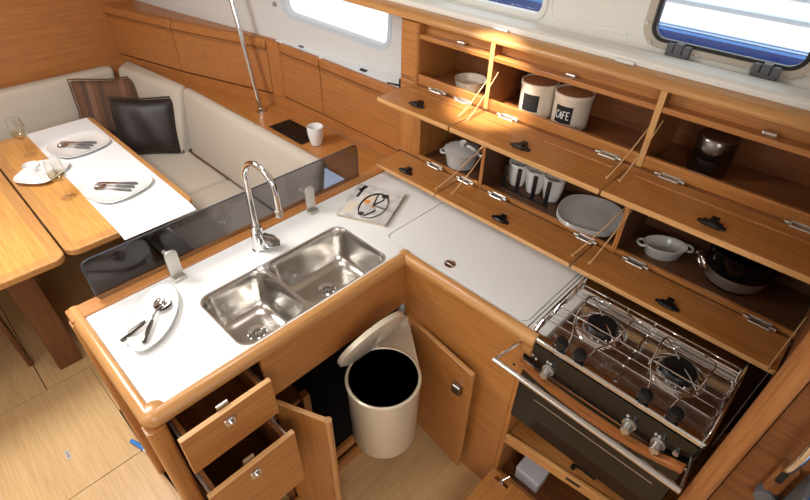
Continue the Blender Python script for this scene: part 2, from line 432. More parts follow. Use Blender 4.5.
# ------------------------------------------------------------------ tap
fx, fy = .657, 1.347
ft = thing('faucet', 'chrome swan-neck tap standing behind the sink', 'tap', (fx,fy,.9))
b = B(); lathe(b, [(0,.9),(.028,.9),(.028,.906),(.024,.91),(.023,.965),(.02,.985),(.0,.99)], (fx,fy,0), 28); obj('body', b, CHROME, ft, smooth=True)
b = B(); lathe(b, [(.0,.985),(.02,.985),(.021,1.0),(.016,1.006),(0,1.006)], (fx,fy,0), 24); obj('collar', b, CHROME, ft, smooth=True)
ex, ey = .672, 1.198
arc = []
R_ = math.hypot(ex-fx, ey-fy)/2
for k in range(15):
    a = PI-PI*1.02*k/14
    s = (R_+R_*math.cos(a))/(2*R_)
    arc.append((fx+(ex-fx)*s, fy+(ey-fy)*s, 1.195+R_*1.05*math.sin(a)))
pts = [(fx,fy,1.0),(fx,fy,1.06),(fx,fy,1.13),(fx,fy,1.17)]+arc+[(ex,ey,1.165),(ex,ey,1.135)]
b = B(); tube(b, pts, .0105, 14); obj('spout', b, CHROME, ft, smooth=True)
b = B(); cyl(b, (ex,ey,1.137), (ex,ey,1.112), .0128, .0125, 16); obj('aerator', b, SATIN, ft, smooth=True)
b = B(); hexa(b, [(fx+.005,fy-.045,.925),(fx+.052,fy-.058,.915),(fx+.055,fy-.010,.915),(fx+.005,fy+.012,.925)], [(fx-.005,fy-.030,.985),(fx+.056,fy-.056,.942),(fx+.058,fy-.012,.942),(fx-.005,fy+.010,.985)])
obj('lever', b, CHROME, ft, bev=.004)

# ------------------------------------------------------------------ smoked screen behind the worktop
gs = thing('splash_screen', 'long smoked glass screen along the back of the sink worktop', 'glass screen', (.7,1.476,.906))
b = B()
poly = [(.150,.907),(1.243,.907),(1.243,1.040),(1.236,1.058),(1.222,1.063),(.165,1.063),(.150,1.058),(.144,1.045),(.143,.92)]
prism(b, poly, 'y', 1.472, 1.478); obj('pane', b, SMOKE, gs, bev=.0015)
b = B()
tube(b, [(x,1.475,z+.0005) for x, z in ((.143,.93),(.144,1.045),(.150,1.058),(.165,1.0635),(.7,1.0635),(1.222,1.0635),(1.236,1.058),(1.2435,1.04),(1.2435,.907))], .0026, 8)
obj('polished_edge', b, plain('grey_glass_edge', (70,76,84), .15), gs, smooth=True)
for cx in (.375, .935):
    b = B(); prism(b, rrect(cx, .962, .042, .108, .017, 6), 'y', 1.404, 1.411); box(b, cx-.021, cx+.021, 1.386, 1.411, .9, .912)
    cyl(b, (cx,1.41,.975), (cx,1.474,.975), .007, seg=12)
    obj('clip', b, SATIN, gs, smooth=True, bev=.002)

# ------------------------------------------------------------------ things on the worktop
def flat_dish(outer, rim, depth, n0=0):
    """dish from a closed 2-D outline about the origin: foot, flared rim, sunk well"""
    L = []
    sc_ = lambda s, z: [(x*s, y*s, z) for x, y in outer]
    L = [sc_(.62,0), sc_(.70,.002), sc_(.97,rim-.003), sc_(1,rim), sc_(.985,rim+.002), sc_(.93,rim-.001), sc_(.72,.006), sc_(.55,.005)]
    b = B(); loft(b, L); bmesh.ops.recalc_face_normals(b, faces=b.faces); return b
def world(bm, x, y, z, rz=0):
    bmesh.ops.transform(bm, verts=bm.verts, matrix=Matrix.Translation((x,y,z)) @ Matrix.Rotation(rz, 4, 'Z')); return bm
leaf = []
for i in range(40):
    t = 2*PI*i/40
    leaf.append((.142*math.copysign(abs(math.cos(t))**.95, math.cos(t)), .068*math.copysign(abs(math.sin(t))**1.15, math.sin(t))))
d = obj('serving_dish', world(flat_dish(leaf, .016, .01), .236, 1.28, .9005, math.radians(51)), CHINA, smooth=True)
tag(d, 'white leaf-shaped dish holding two spoons left of the sink', 'dish')
def spoon_bm():
    b = B()
    bowl = []
    for s, dz in ((1,.006),(.9,.003),(.6,.0015),(.2,.001)):
        bowl.append([(.105+.026*s*math.cos(t*PI/8), .017*s*math.sin(t*PI/8), dz) for t in range(16)])
    bowl.append([(.105+.004*math.cos(t*PI/8), .003*math.sin(t*PI/8), .0) for t in range(16)])
    loft(b, [[(p[0],p[1],p[2]+.0) for p in l] for l in bowl], False, True)
    loft(b, [[(p[0],p[1],p[2]+.0012) for p in l] for l in bowl], False, True)
    return b
def cutlery(kind, x, y, z, rz, label, group, hm=None, hs=1.0):
    t = thing(kind, label, kind, (0,0,0), 0, group)
    hm = hm or SATIN
    if kind == 'spoon': head = spoon_bm(); tube(head, [(.083,0,.005),(.06,0,.007),(.03,0,.006)], [.003,.0025,.003], 8)
    elif kind == 'fork':
        head = B(); prism(head, [(.09,-.011),(.108,-.012),(.108,.012),(.09,.011),(.078,.004),(.078,-.004)], 'z', .004, .006)
        for k in range(4): box(head, .106, .142, -.012+k*.0068, -.0085+k*.0068, .004, .006)
        tube(head, [(.082,0,.005),(.06,0,.006),(.03,0,.006)], [.004,.003,.003], 8)
    else:
        head = B(); prism(head, [(.03,-.006),(.12,-.009),(.14,-.004),(.144,.004),(.03,.006)], 'z', .005, .0065)
    obj('blade' if kind == 'knife' else 'head', head, CHROME, t, smooth=True)
    h = B(); tube(h, [(.035,0,.006),(.02,0,.0065),(-.02,0,.007),(-.052,0,.0065),(-.058,0,.006)], [v*hs for v in (.005,.008,.0095,.010,.005)], 10, flat=.6); obj('handle', h, hm, t, smooth=True)
    t.location = (x,y,z); t.rotation_euler = (0,0,rz)
    return t
HG = plain('grey_handle', (120,120,122), .3, .3)
cutlery('spoon', .178, 1.262, .911, math.radians(18), 'steel spoon lying left in the leaf-shaped dish, handle towards the counter end', None, DSTEEL, .8)
cutlery('spoon', .203, 1.236, .911, math.radians(50), 'steel spoon lying right in the leaf-shaped dish, nearer the sink', None, DSTEEL, .8)

mg = thing('magazine', 'sailing magazine with a steering wheel on its cover lying beside the sink', 'magazine', (1.135,1.268,.9005), math.radians(25))
def loc(bm): bmesh.ops.transform(bm, verts=bm.verts, matrix=Matrix.Translation((1.135,1.268,.9005))); return bm
obj('pages', loc(bx(-.116,.116,-.103,.103,.001,.015)), plain('paper_edge', (190,176,156), .8), mg)
cv = obj('cover', loc(bx(-.119,.119,-.106,.106,.015,.0162)), plain('cover_print', (196,194,190), .3, noise=.3, nscale=22), mg)
b = B(); tube(b, [(-.02+.088*math.cos(t*PI/14), -.015+.052*math.sin(t*PI/14), .0165) for t in range(28)], .0065, 8, closed=True, flat=.12); obj('wheel_picture', loc(b), BLACK, cv)
for P_ in ([(-.10,-.005,.0165),(-.05,-.035,.0165),(-.02,-.015,.0165),(.03,-.04,.0165),(.06,-.03,.0165)], [(-.02,-.015,.0165),(-.03,-.066,.0165)], [(-.02,-.015,.0165),(.065,-.005,.0165)]):
    b = B(); tube(b, smooth_path(P_, 4), .005, 8, flat=.12); obj('spoke_picture', loc(b), BLACK, cv)
for x, y, r in ((-.085,.012,.013),(.062,-.035,.016),(.078,.080,.012),(.1,.072,.012)):
    b = B(); cyl(b, (x,y,.0162), (x,y,.0166), r, seg=12); obj('dark_picture', loc(b), plain('grey_ink', (52,48,50), .5), cv)
b = B(); cyl(b, (.0,.02,.0162), (.0,.02,.0166), .014, seg=14); cyl(b, (-.02,-.015,.0162), (-.02,-.015,.0166), .011, seg=14); obj('orange_picture', loc(b), plain('orange_ink', (215,140,50), .5), cv)
b = B(); box(b, -.1,-.02,.05,.09,.0162,.0165); box(b, .01,.05,-.01,.05,.0162,.0165); obj('pale_picture', loc(b), plain('pale_ink', (215,200,180), .5), cv)
b = B(); box(b, .02,.10,.068,.08,.0162,.0166); obj('title_bar', loc(b), plain('ink', (40,44,56), .5), cv)

# ================================================================== WALL LOCKERS
def hinge(par, x, y, z):
    b = B()
    box(b, x-.008, x+.004, y-.038, y+.038, z-.002, z+.0015)
    cyl(b, (x-.012,y-.044,z+.004), (x-.012,y-.026,z+.004), .006, seg=10); cyl(b, (x-.012,y+.026,z+.004), (x-.012,y+.044,z+.004), .006, seg=10)
    tube(b, [(x-.012,y-.035,z+.004),(x-.026,y-.028,z+.004),(x-.026,y+.028,z+.004),(x-.012,y+.035,z+.004)], .0034, 6)
    tube(b, [(x+.004,y-.03,z+.003),(x+.004,y+.03,z+.003)], .003, 6)
    obj('hinge', b, SATIN, par, smooth=True)
def catch(par, x, y, z):
    b = B(); box(b, x-.007, x+.007, y-.036, y+.036, z, z+.006); box(b, x-.012, x+.012, y-.024, y+.024, z, z+.010); box(b, x-.010, x+.030, y-.010, y+.010, z, z+.014); cyl(b, (x-.012,y-.016,z+.008), (x-.012,y+.016,z+.008), .006, seg=10)
    obj('catch', b, BLACK, par, bev=.002)
def cord(par, p, q):
    b = B(); p, q = V(p), V(q)
    m = (p+q)/2+V((0,0,-.008))
    tube(b, smooth_path([p, m, q], 5), .0022, 8); cyl(b, p, p+V((0,0,.006)), .005, seg=10)
    obj('stay_cord', b, CORD, par, smooth=True)
XB = 1.74
DRK = plain('locker_lining', (70,48,34), .6)
def flap(par, x0, x1, y0, y1, z0, z1):
    b = banded(x0, x1, y0, y1, z0, z1)
    return obj('door', b, [wood('teak','Y'), wood('edge','Y')], par, bev=.003)
uc = thing('upper_locker', 'upper galley wall locker with three doors folded open', 'wall locker', (1.62,.65,1.268))
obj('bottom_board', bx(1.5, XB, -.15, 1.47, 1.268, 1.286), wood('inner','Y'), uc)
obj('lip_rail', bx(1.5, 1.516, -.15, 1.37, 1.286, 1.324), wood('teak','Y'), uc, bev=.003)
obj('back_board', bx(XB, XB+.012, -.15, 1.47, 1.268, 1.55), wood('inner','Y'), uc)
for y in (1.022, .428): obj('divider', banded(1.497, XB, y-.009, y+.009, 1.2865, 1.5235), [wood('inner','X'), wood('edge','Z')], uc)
b = B(); prism(b, rrect(1.62, 1.42, .26, .10, .018, 4), 'z', 1.275, 1.52); obj('end_panel', b, wood('teak','Y'), uc, smooth=True)
for z in (1.295, 1.305): obj('groove', bx(1.4888, 1.492, 1.385, 1.455, z, z+.002), DARK, uc)
obj('top_board', bx(1.5, XB, -.15, 1.37, 1.463, 1.480), [wood('teak','Y')], uc, bev=.002)
obj('fascia', bx(1.540, 1.552, -.15, 1.37, 1.480, 1.53), wood('teak','Y'), uc)
b = B(); prism(b, [(1.553,1.524),(1.497,1.524),(1.495,1.532),(1.50,1.543),(1.512,1.551),(1.535,1.555),(1.56,1.556),(1.56,1.53)], 'y', -.15, 1.85); obj('cap_rail', b, wood('rail','Y'), uc, smooth=True)
for y in (1.179, .727, .15):
    b = B(); box(b, 1.515, 1.532, y-.018, y+.018, 1.480, 1.490); obj('strike', b, SATIN, uc, bev=.003)
UD = ((1.022,1.385,(1.25,1.118),1.219,[((1.369,1.044),(1.518,1.035,1.40))]), (.447,1.016,(.913,.523),.754,[((1.370,1.004),(1.53,1.008,1.42)),((1.357,.462),(1.52,.440,1.41))]), (-.148,.441,(.328,-.021),.155,[((1.369,.427),(1.53,.414,1.43))]))
for y0, y1, hy, ly, cs in UD:
    d = flap(uc, 1.281, 1.484, y0, y1, 1.268, 1.2865)
    obj('moulding', bx(1.425, 1.47, y0+.03, y1-.03, 1.2865, 1.2905), wood('teak','Y'), d, bev=.002)
    for y in hy: hinge(d, 1.496, y, 1.288)
    catch(d, 1.330, ly, 1.2865)
    for (cx, cy), q in cs: cord(d, (cx,cy,1.287), q)

lc = thing('lower_locker', 'lower galley wall locker with three doors folded open above the worktop', 'wall locker', (1.62,.65,.90))
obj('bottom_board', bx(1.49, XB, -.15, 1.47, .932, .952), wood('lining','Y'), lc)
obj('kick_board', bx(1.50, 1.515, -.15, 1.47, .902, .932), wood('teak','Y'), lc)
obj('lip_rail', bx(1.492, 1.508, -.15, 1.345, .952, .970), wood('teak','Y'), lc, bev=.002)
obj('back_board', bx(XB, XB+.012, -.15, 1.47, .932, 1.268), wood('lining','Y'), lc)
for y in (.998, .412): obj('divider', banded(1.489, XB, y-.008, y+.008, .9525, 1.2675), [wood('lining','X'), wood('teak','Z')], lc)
obj('end_panel', bx(1.497, XB, 1.345, 1.468, .90, 1.268), wood('teak','Z'), lc, bev=.002)
LD = ((1.092,1.438,(1.23,1.06),1.288,[((1.344,1.106),(1.515,1.020,1.13))]), (.482,1.085,(.896,.51),.795,[((1.359,1.037),(1.52,.995,1.14)),((1.360,.497),(1.52,.425,1.13))]), (-.145,.474,(.324,-.058),.167,[((1.365,.434),(1.52,.400,1.15)),((1.31,-.125),(1.52,-.145,1.02))]))
for y0, y1, hy, ly, cs in LD:
    d = flap(lc, 1.315, 1.474, y0, y1, .945, .9635)
    for y in hy: hinge(d, 1.483, y, .9655)
    catch(d, 1.350, ly, .9635)
    for (cx, cy), q in cs: cord(d, (cx,cy,.964), q)

# small fittings on the cap rail and by the end panel
for y, lb in ((1.025,'small white clip on the cap rail above the first locker bay'), (.576,'small white clip on the cap rail above the coffee canisters')):
    b = bx(1.532, 1.549, y-.03, y+.03, 1.5555, 1.566); tag(obj('rail_clip', b, WHITE, bev=.004), lb, 'clip')
pk = thing('power_plug', 'pair of small black plugs with a cord under the locker end panel', 'plug', (1.60,1.52,1.2))
b = B(); cyl(b, (1.585,1.545,1.2), (1.585,1.545,1.235), .016, .014); obj('plug_body', b, BLACK, pk, smooth=True)
b = B(); cyl(b, (1.585,1.498,1.2), (1.585,1.498,1.232), .014, .012); obj('plug_body', b, BLACK, pk, smooth=True)
b = B(); tube(b, smooth_path([(1.585,1.545,1.205),(1.56,1.575,1.212),(1.545,1.60,1.215)], 5), .004, 8); obj('cord', b, BLACK, pk, smooth=True)

# ------------------------------------------------------------------ crockery in the lockers
UZ, LZ = 1.2865, .9525
def put(name, bm, mats, label, cat, group=None, **k): return tag(obj(name, bm, mats, smooth=True, **k), label, cat, group)
b = B(); lathe(b, [(0,UZ),(.045,UZ),(.055,UZ+.004),(.064,UZ+.036),(.066,UZ+.040),(.062,UZ+.038),(.054,UZ+.01),(.0,UZ+.007)], (1.615,1.19,0)); put('bowl', b, plain('cream_glaze', (216,204,184), .3, coat=.2), 'shallow white bowl in the first upper locker bay', 'bowl')
def canister(x, y, label, text):
    t = thing('canister', label, 'canister', (x,y,UZ), 0, 'enamel canisters in the upper locker')
    b = B(); lathe(b, [(0,UZ),(.058,UZ),(.0625,UZ+.005),(.0642,UZ+.105),(.067,UZ+.110),(.067,UZ+.122),(.063,UZ+.124),(.060,UZ+.118),(.056,UZ+.02),(.0,UZ+.015)], (x,y,0), 40)
    obj('body', b, plain('cream_enamel', (226,216,198), .25, coat=.3), t, smooth=True)
    b = B(); lathe(b, [(0,UZ+.114),(.0595,UZ+.114),(.0598,UZ+.1195),(0,UZ+.120)], (x,y,0), 40); obj('wooden_lid', b, plain('lid_wood', (176,120,78), .5, noise=.2, nscale=40), t, smooth=True)
    a0 = math.atan2(-y, -x)-.38
    loops = []
    for z in (UZ+.028, UZ+.088):
        rr = .0626+.0016*(z-UZ)/.105+.0006
        loops.append([(x+rr*math.cos(a0+da*.12), y+rr*math.sin(a0+da*.12), z) for da in range(-4, 5)])
    b = B(); loft(b, loops, False, False, False); bmesh.ops.recalc_face_normals(b, faces=b.faces)
    lb = obj('label_plate', b, plain('chalkboard', (24,23,24), .7), t, sol=.0008)
    if text:
        # letters drawn as strokes on a curve round the canister
        W = {'C': [[(1,.85),(.7,1),(.2,.9),(0,.5),(.2,.1),(.7,0),(1,.15)]], 'A': [[(0,0),(.5,1),(1,0)],[(.2,.4),(.8,.4)]], 'F': [[(0,0),(0,1),(.9,1)],[(0,.55),(.7,.55)]], 'E': [[(.9,0),(0,0),(0,1),(.9,1)],[(0,.52),(.7,.52)]]}
        b = B()
        for i, ch in enumerate(text):
            for st in W[ch]:
                pts = []
                for (u0, v0), (u1, v1) in zip(st, st[1:]):
                    for k in range(3): pts.append((u0+(u1-u0)*k/3, v0+(v1-v0)*k/3))
                pts.append(st[-1])
                P3 = []
                for u, v in pts:
                    ang = a0+(-.40+.80*((i+.06+u*.72)/len(text)))
                    z = UZ+.044+v*.026; rr = .0626+.0016*(z-UZ)/.105+.0016
                    P3.append((x+rr*math.cos(ang), y+rr*math.sin(ang), z))
                tube(b, P3, .0016, 6)
        obj('lettering', b, plain('chalk', (240,240,238), .8), lb)
    return t
canister(1.60, .735, 'cream canister with CAFE on its black label, right of its pair', 'CAFE')
canister(1.602, .873, 'cream canister with a plain black label, left of the CAFE canister', None)
t = thing('coffee_mill', 'dark steel cylinder with brown top in the third upper locker bay', 'coffee mill', (1.625,.272,UZ))
b = B(); lathe(b, [(0,UZ),(.053,UZ),(.056,UZ+.003),(.056,UZ+.05)], (1.625,.272,0), 36); obj('body', b, DSTEEL, t, smooth=True)
b = B(); lathe(b, [(.0,UZ+.05),(.0555,UZ+.05),(.0555,UZ+.052),(.057,UZ+.054),(.057,UZ+.108),(.054,UZ+.113),(0,UZ+.113)], (1.625,.272,0), 36); obj('lid', b, DSTEEL, t, smooth=True)
b = B(); lathe(b, [(0,UZ+.1125),(.0535,UZ+.1125),(.053,UZ+.116),(0,UZ+.116)], (1.625,.272,0), 36); obj('top_disc', b, plain('brown_cap', (90,58,40), .4), t, smooth=True)

t = thing('casserole', 'white lidded casserole with side handles in the first lower locker bay', 'casserole', (1.585,1.175,LZ))
cxy = (1.585,1.175,0)
b = B(); lathe(b, [(0,LZ),(.052,LZ),(.062,LZ+.006),(.074,LZ+.07),(.076,LZ+.075),(.071,LZ+.073),(.06,LZ+.012),(0,LZ+.01)], cxy, 36); obj('pot', b, CHINA_G, t, smooth=True)
b = B(); lathe(b, [(.0,LZ+.088),(.03,LZ+.086),(.06,LZ+.079),(.078,LZ+.074),(.08,LZ+.077),(.06,LZ+.086),(.03,LZ+.094),(0,LZ+.096)], cxy, 36); ll = obj('lid', b, CHINA_G, t, smooth=True)
b = B(); lathe(b, [(.0,LZ+.094),(.008,LZ+.095),(.008,LZ+.103),(.016,LZ+.108),(.014,LZ+.115),(0,LZ+.117)], cxy, 20); obj('knob', b, CHINA_G, ll, smooth=True)
for s in (-1, 1):
    a = math.radians(-55)
    P3 = [(1.585+s*(.07*math.cos(a)-q*math.sin(a)*.02+e*math.cos(a)), 1.175+s*(.07*math.sin(a)+q*math.cos(a)*.02+e*math.sin(a)), LZ+.062) for q, e in ((-1,0),(-.9,.015),(0,.024),(.9,.015),(1,0))]
    b = B(); tube(b, smooth_path(P3, 4), .005, 8); obj('handle', b, CHINA_G, t, smooth=True)

def mug(x, y, label):
    t = thing('mug', label, 'mug', (x,y,LZ), 0, 'white mugs in the lower locker')
    b = B(); lathe(b, [(0,LZ),(.026,LZ),(.031,LZ+.004),(.040,LZ+.05),(.043,LZ+.100),(.044,LZ+.103),(.041,LZ+.103),(.037,LZ+.05),(.028,LZ+.008),(0,LZ+.007)], (x,y,0), 32)
    obj('cup', b, CHINA, t, smooth=True)
for y, lb in ((.912,'white mug nearest the casserole, first in the black rack'), (.830,'white mug between two others, middle of the black rack'), (.748,'white mug nearest the stacked plates, last in the black rack')):
    mug(1.632, y, lb)
t = thing('mug_rack', 'rack of four black uprights standing in front of the white mugs', 'mug rack', (1.58,.825,LZ))
obj('base_bar', bx(1.568, 1.578, .725, .945, LZ, LZ+.003), BLACK, t)
for y in (.934, .872, .798, .737): obj('upright', bx(1.567, 1.577, y-.008, y+.008, LZ+.003, LZ+.108), BLACK, t, bev=.002)
sq = sellipse(.122, .120, 2.5, 44)
for k in range(3):
    b = world(flat_dish(sq, .018, .01), 1.612, .568, LZ+.0035*0+k*.0065, math.radians(12+k*2)); 
    put('plate', b, CHINA_G, ('bottom plate of the stack beside the mugs','middle plate of the stack beside the mugs','top plate of the stack beside the mugs')[k], 'plate', 'stacked plates in the lower locker')
# oval dish
t = thing('gratin_dish', 'small white oval dish with two loop handles in the third lower bay', 'dish', (1.60,.285,LZ))
ang = math.radians(-58)
el = lambda s, z: [(1.60+.070*s*math.cos(u)*math.cos(ang)-.048*s*math.sin(u)*math.sin(ang), .285+.070*s*math.cos(u)*math.sin(ang)+.048*s*math.sin(u)*math.cos(ang), LZ+z) for u in [2*PI*i/36 for i in range(36)]]
b = B(); loft(b, [el(.72,0), el(.8,.004), el(.97,.042), el(1.03,.046), el(1.02,.049), el(.93,.045), el(.75,.012), el(.6,.009)]); bmesh.ops.recalc_face_normals(b, faces=b.faces); obj('dish_body', b, CHINA_G, t, smooth=True)
for s in (-1, 1):
    P3 = [(1.60+s*e*math.cos(ang)-q*math.sin(ang), .285+s*e*math.sin(ang)+q*math.cos(ang), LZ+.043) for e, q in ((.068,-.018),(.082,-.017),(.090,0),(.082,.017),(.068,.018))]
    b = B(); tube(b, smooth_path(P3, 4), .0045, 8); obj('handle', b, CHINA_G, t, smooth=True)
# steel pot
px_, py_ = 1.632, .068
t = thing('cooking_pot', 'black and steel cooking pot with ring handle in the third lower bay', 'pot', (px_,py_,LZ))
b = B(); lathe(b, [(0,LZ),(.066,LZ),(.078,LZ+.006),(.083,LZ+.016)], (px_,py_,0), 40); obj('base', b, BLACKG, t, smooth=True)  # black base carries the shadow beneath the pot as colour
b = B(); lathe(b, [(.0,LZ+.016),(.083,LZ+.016),(.091,LZ+.035),(.0955,LZ+.062)], (px_,py_,0), 40); obj('steel_band', b, plain('satin_steel', (215,212,206), .38, .9), t, smooth=True)
b = B(); lathe(b, [(.0955,LZ+.062),(.097,LZ+.064),(.099,LZ+.128),(.101,LZ+.132),(.098,LZ+.134),(.095,LZ+.128),(.088,LZ+.05),(.07,LZ+.03),(.0,LZ+.03)], (px_,py_,0), 40); obj('black_wall', b, BLACKG, t, smooth=True)
dv = V((-.62,.78,0)).normalized()
c0 = V((px_,py_,LZ+.074))+dv*.118; sd = V((-dv.y,dv.x,0))
b = B(); tube(b, [c0+sd*.030*math.cos(u*PI/10)+V((0,0,1))*.024*math.sin(u*PI/10)+dv*.010*math.sin(u*PI/10) for u in range(20)], .0085, 10, closed=True); obj('ring_handle', b, STEEL, t, smooth=True)
c1 = V((px_,py_,LZ+.10))-dv*.10
b = B(); tube(b, smooth_path([c1+sd*.03, c1-dv*.035+sd*.02, c1-dv*.035-sd*.02, c1-sd*.03], 5), .006, 8); obj('handle', b, BLACK, t, smooth=True)

# ================================================================== STOVE
st = thing('stove', 'stainless two-burner gimballed stove with black front', 'stove', (1.17,.175,.40))
Y0, Y1 = -.092, .425
b = B(); box(b, 1.03, 1.335, Y0+.004, Y1-.004, .48, .872); obj('body', b, DSTEEL, st)
hp = B(); holed(hp, [(1.012,Y0),(1.337,Y0),(1.337,Y1),(1.012,Y1)], [], 'z', .872, .884); obj('hob_plate', hp, STEEL, st, bev=.004)
rim = B(); holed(rim, [(1.004,Y0-.002),(1.372,Y0-.002),(1.372,Y1+.002),(1.004,Y1+.002)], [[(1.034,Y0+.012),(1.302,Y0+.012),(1.302,Y1-.012),(1.034,Y1-.012)]], 'z', .884, .904); obj('rim', rim, CHROME, st, bev=.006, seg=3)
b = B(); hexa(b, [(.998,Y0,.800),(1.03,Y0,.800),(1.03,Y1,.800),(.998,Y1,.800)], [(1.003,Y0,.882),(1.03,Y0,.882),(1.03,Y1,.882),(1.003,Y1,.882)]); cp = obj('control_panel', b, BLACKG, st, bev=.002)
obj('lower_trim', bx(.994, 1.012, Y0+.002, Y1-.002, .790, .799), CHROME, cp)
b = B()
for y, z in ((.395,.835),(.382,.828),(.345,.845),(.335,.845),(.09,.842),(.012,.842),(.002,.842)): box(b, .9985, 1.001, y-.004, y+.004, z-.0015, z+.0015); box(b, .9985, 1.001, y-.0015, y+.0015, z-.005, z+.005)
obj('panel_markings', b, plain('panel_print', (215,215,215), .5), cp)
for y in (.335, .077, -.004):
    b = B(); cyl(b, (.999,y,.818), (.992,y,.818), .020, .019, 24); cyl(b, (.992,y,.818), (.968,y,.816), .0145, .0125, 20); box(b, .964, .970, y-.003, y+.003, .806, .829); obj('control_knob', b, SATIN, cp, smooth=True)
b = B(); cyl(b, (.999,-.048,.828), (.990,-.048,.828), .008, seg=14); obj('igniter_button', b, SATIN, cp, smooth=True)
# oven door
od = obj('oven_door', bx(1.0, 1.028, Y0+.006, Y1-.006, .49, .788), BLACKG, st, bev=.003)
obj('oven_window', bx(.998, 1.001, Y0+.05, Y1-.05, .525, .70), plain('oven_glass', (20,18,17), .04), od)
obj('window_line', bx(.9972, .9985, Y0+.05, Y1-.075, .648, .651), SATIN, od)
b = B(); hp_ = [(.424,.797),(.38,.783),(.30,.768),(.20,.760),(.10,.762),(.02,.772),(-.04,.786),(-.082,.80),(-.082,.822),(-.05,.815),(.0,.795),(.08,.785),(.2,.783),(.32,.788),(.40,.800),(.424,.806)]
prism(b, hp_, 'x', .966, .990); obj('door_handle', b, wood('hob','Y'), od, bev=.005, seg=3)
# guard bar
b = B(); tube(b, [(.900,.470,.838),(.900,.2,.834),(.900,-.095,.832)], .0098, 14); gb = obj('guard_bar', b, CHROME, st, smooth=True)
b = B(); tube(b, [(.900,.468,.838),(.96,.455,.848),(1.03,.435,.862)], .005, 8)
obj('bar_arm', b, CHROME, gb, smooth=True)
b = B(); tube(b, [(.900,-.092,.833),(.97,-.088,.84),(1.03,-.072,.85)], .005, 8)
obj('bar_arm', b, DSTEEL, gb, smooth=True)
# burners
for y in (.283, .048):
    x = 1.193
    b = B(); lathe(b, [(0,.884),(.078,.884),(.072,.889),(.058,.890),(.055,.897),(0,.897)], (x,y,0), 32); bn = obj('burner', b, CHROME, st, smooth=True)
    b = B(); lathe(b, [(0,.897),(.047,.897),(.048,.908),(.043,.913),(0,.913)], (x,y,0), 32); obj('burner_cap', b, BLACK, bn, smooth=True)
    b = B()
    for k in range(18):
        a = 2*PI*k/18; cyl(b, (x+.0535*math.cos(a), y+.0535*math.sin(a), .888), (x+.0535*math.cos(a), y+.0535*math.sin(a), .902), .0022, seg=6)
    obj('flame_ring', b, STEEL, bn)
# pan grid wires running along the stove
W_ = []
for x in (1.075, 1.113, 1.151, 1.235, 1.270, 1.298):
    b = B(); tube(b, [(x,Y0+.012,.905),(x,Y0+.014,.925),(x,Y0+.03,.926),(x,Y1-.03,.926),(x,Y1-.014,.925),(x,Y1-.012,.905)], .0026, 8); obj('grid_wire', b, CHROME, st, smooth=True)
for y in (.165,):
    b = B(); tube(b, [(1.04,y,.921),(1.305,y,.921)], .0024, 8); obj('grid_wire', b, CHROME, st, smooth=True)
for y in (.283, .048):
    for k in (0, 2):
        a = PI/4+k*PI/2
        ca, sa = math.cos(a), math.sin(a)
        b = B(); tube(b, smooth_path([(1.193+.10*ca,y+.10*sa,.926),(1.193+.07*ca,y+.07*sa,.930),(1.193+.045*ca,y+.045*sa,.931),(1.193+.018*ca,y+.018*sa,.929)], 4), .0024, 8); obj('pan_support', b, CHROME, st, smooth=True)
    # adjustable pan clamps
    for s in (-1, 1):
        ym = y+s*.062
        b = B(); tube(b, smooth_path([(1.03,y+s*.032,.92),(1.07,y+s*.04,.935),(1.12,ym,.94),(1.16,ym+s*.006,.965),(1.22,ym+s*.006,.965),(1.26,ym-s*.02,.94),(1.29,y+s*.03,.935)], 5), .0024, 8); obj('pan_clamp', b, CHROME, st, smooth=True)
for y in (.330, .270, .078, -.002):
    b = B(); lathe(b, [(0,-.019),(.013,-.017),(.019,-.007),(.0195,.004),(.016,.013),(0,.016)], (1.022,y,.925), 24); obj('clamp_knob', b, BLACK, st, smooth=True)
# fiddle rails at the two ends of the hob
for y in (.418, -.085):
    b = B(); tube(b, [(1.02,y,.900),(1.02,y,.936),(1.026,y,.940),(1.325,y,.940),(1.331,y,.936),(1.331,y,.900)], .0034, 8); er = obj('hob_rail', b, CHROME, st, smooth=True)
    b = B(); tube(b, [(1.02+.052*i, y, .902 if i % 2 == 0 else .938) for i in range(7)], .0022, 6); obj('rail_lattice', b, CHROME, er, smooth=True)

# ------------------------------------------------------------------ locker under the stove
sl = thing('stove_cabinet', 'teak cabinet under the stove with its bottom flap open', 'cabinet', (1.3,.14,FZ))
b = B(); prism(b, [(1.0,.41),(1.058,-.15),(1.5,-.15),(1.5,.41)], 'z', .335, .355); obj('shelf', b, wood('teak','Y'), sl)
b = B(); prism(b, [(.990,.41),(1.048,-.15),(1.064,-.15),(1.006,.41)], 'z', .325, .375); sh = obj('shelf_lip', b, wood('rail','Y'), sl, bev=.004)
b = B(); prism(b, [(1.013,.17),(1.018,.12),(1.021,.12),(1.016,.17)], 'z', .352, .364); obj('finger_slot', b, DARK, sh)
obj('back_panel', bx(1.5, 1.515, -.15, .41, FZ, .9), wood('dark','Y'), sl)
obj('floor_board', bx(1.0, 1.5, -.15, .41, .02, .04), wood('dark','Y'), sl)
obj('kick_board', bx(1.0, 1.015, -.15, .41, FZ, .095), wood('teak','Y'), sl)
b = banded(.70, .995, -.14, .425, .098, .116); fd = obj('flap_door', b, [wood('teak','X'), wood('edge','Y')], sl, bev=.003)
b = B(); box(b, .955, .967, .335, .395, .116, .121); cyl(b, (.961,.365,.119), (.961,.365,.14), .010, .006, 14); cyl(b, (.961,.365,.135), (.99,.35,.15), .005, seg=10); obj('latch', b, CHROME, fd, smooth=True)
obj('gimbal_bracket', bx(1.03, 1.12, -.152, -.112, .80, .87), wood('dark','Z'), sl, bev=.012, seg=3)
obj('gimbal_bracket', bx(1.02, 1.07, -.150, -.118, .74, .80), wood('dark','Z'), sl, bev=.01, seg=3)
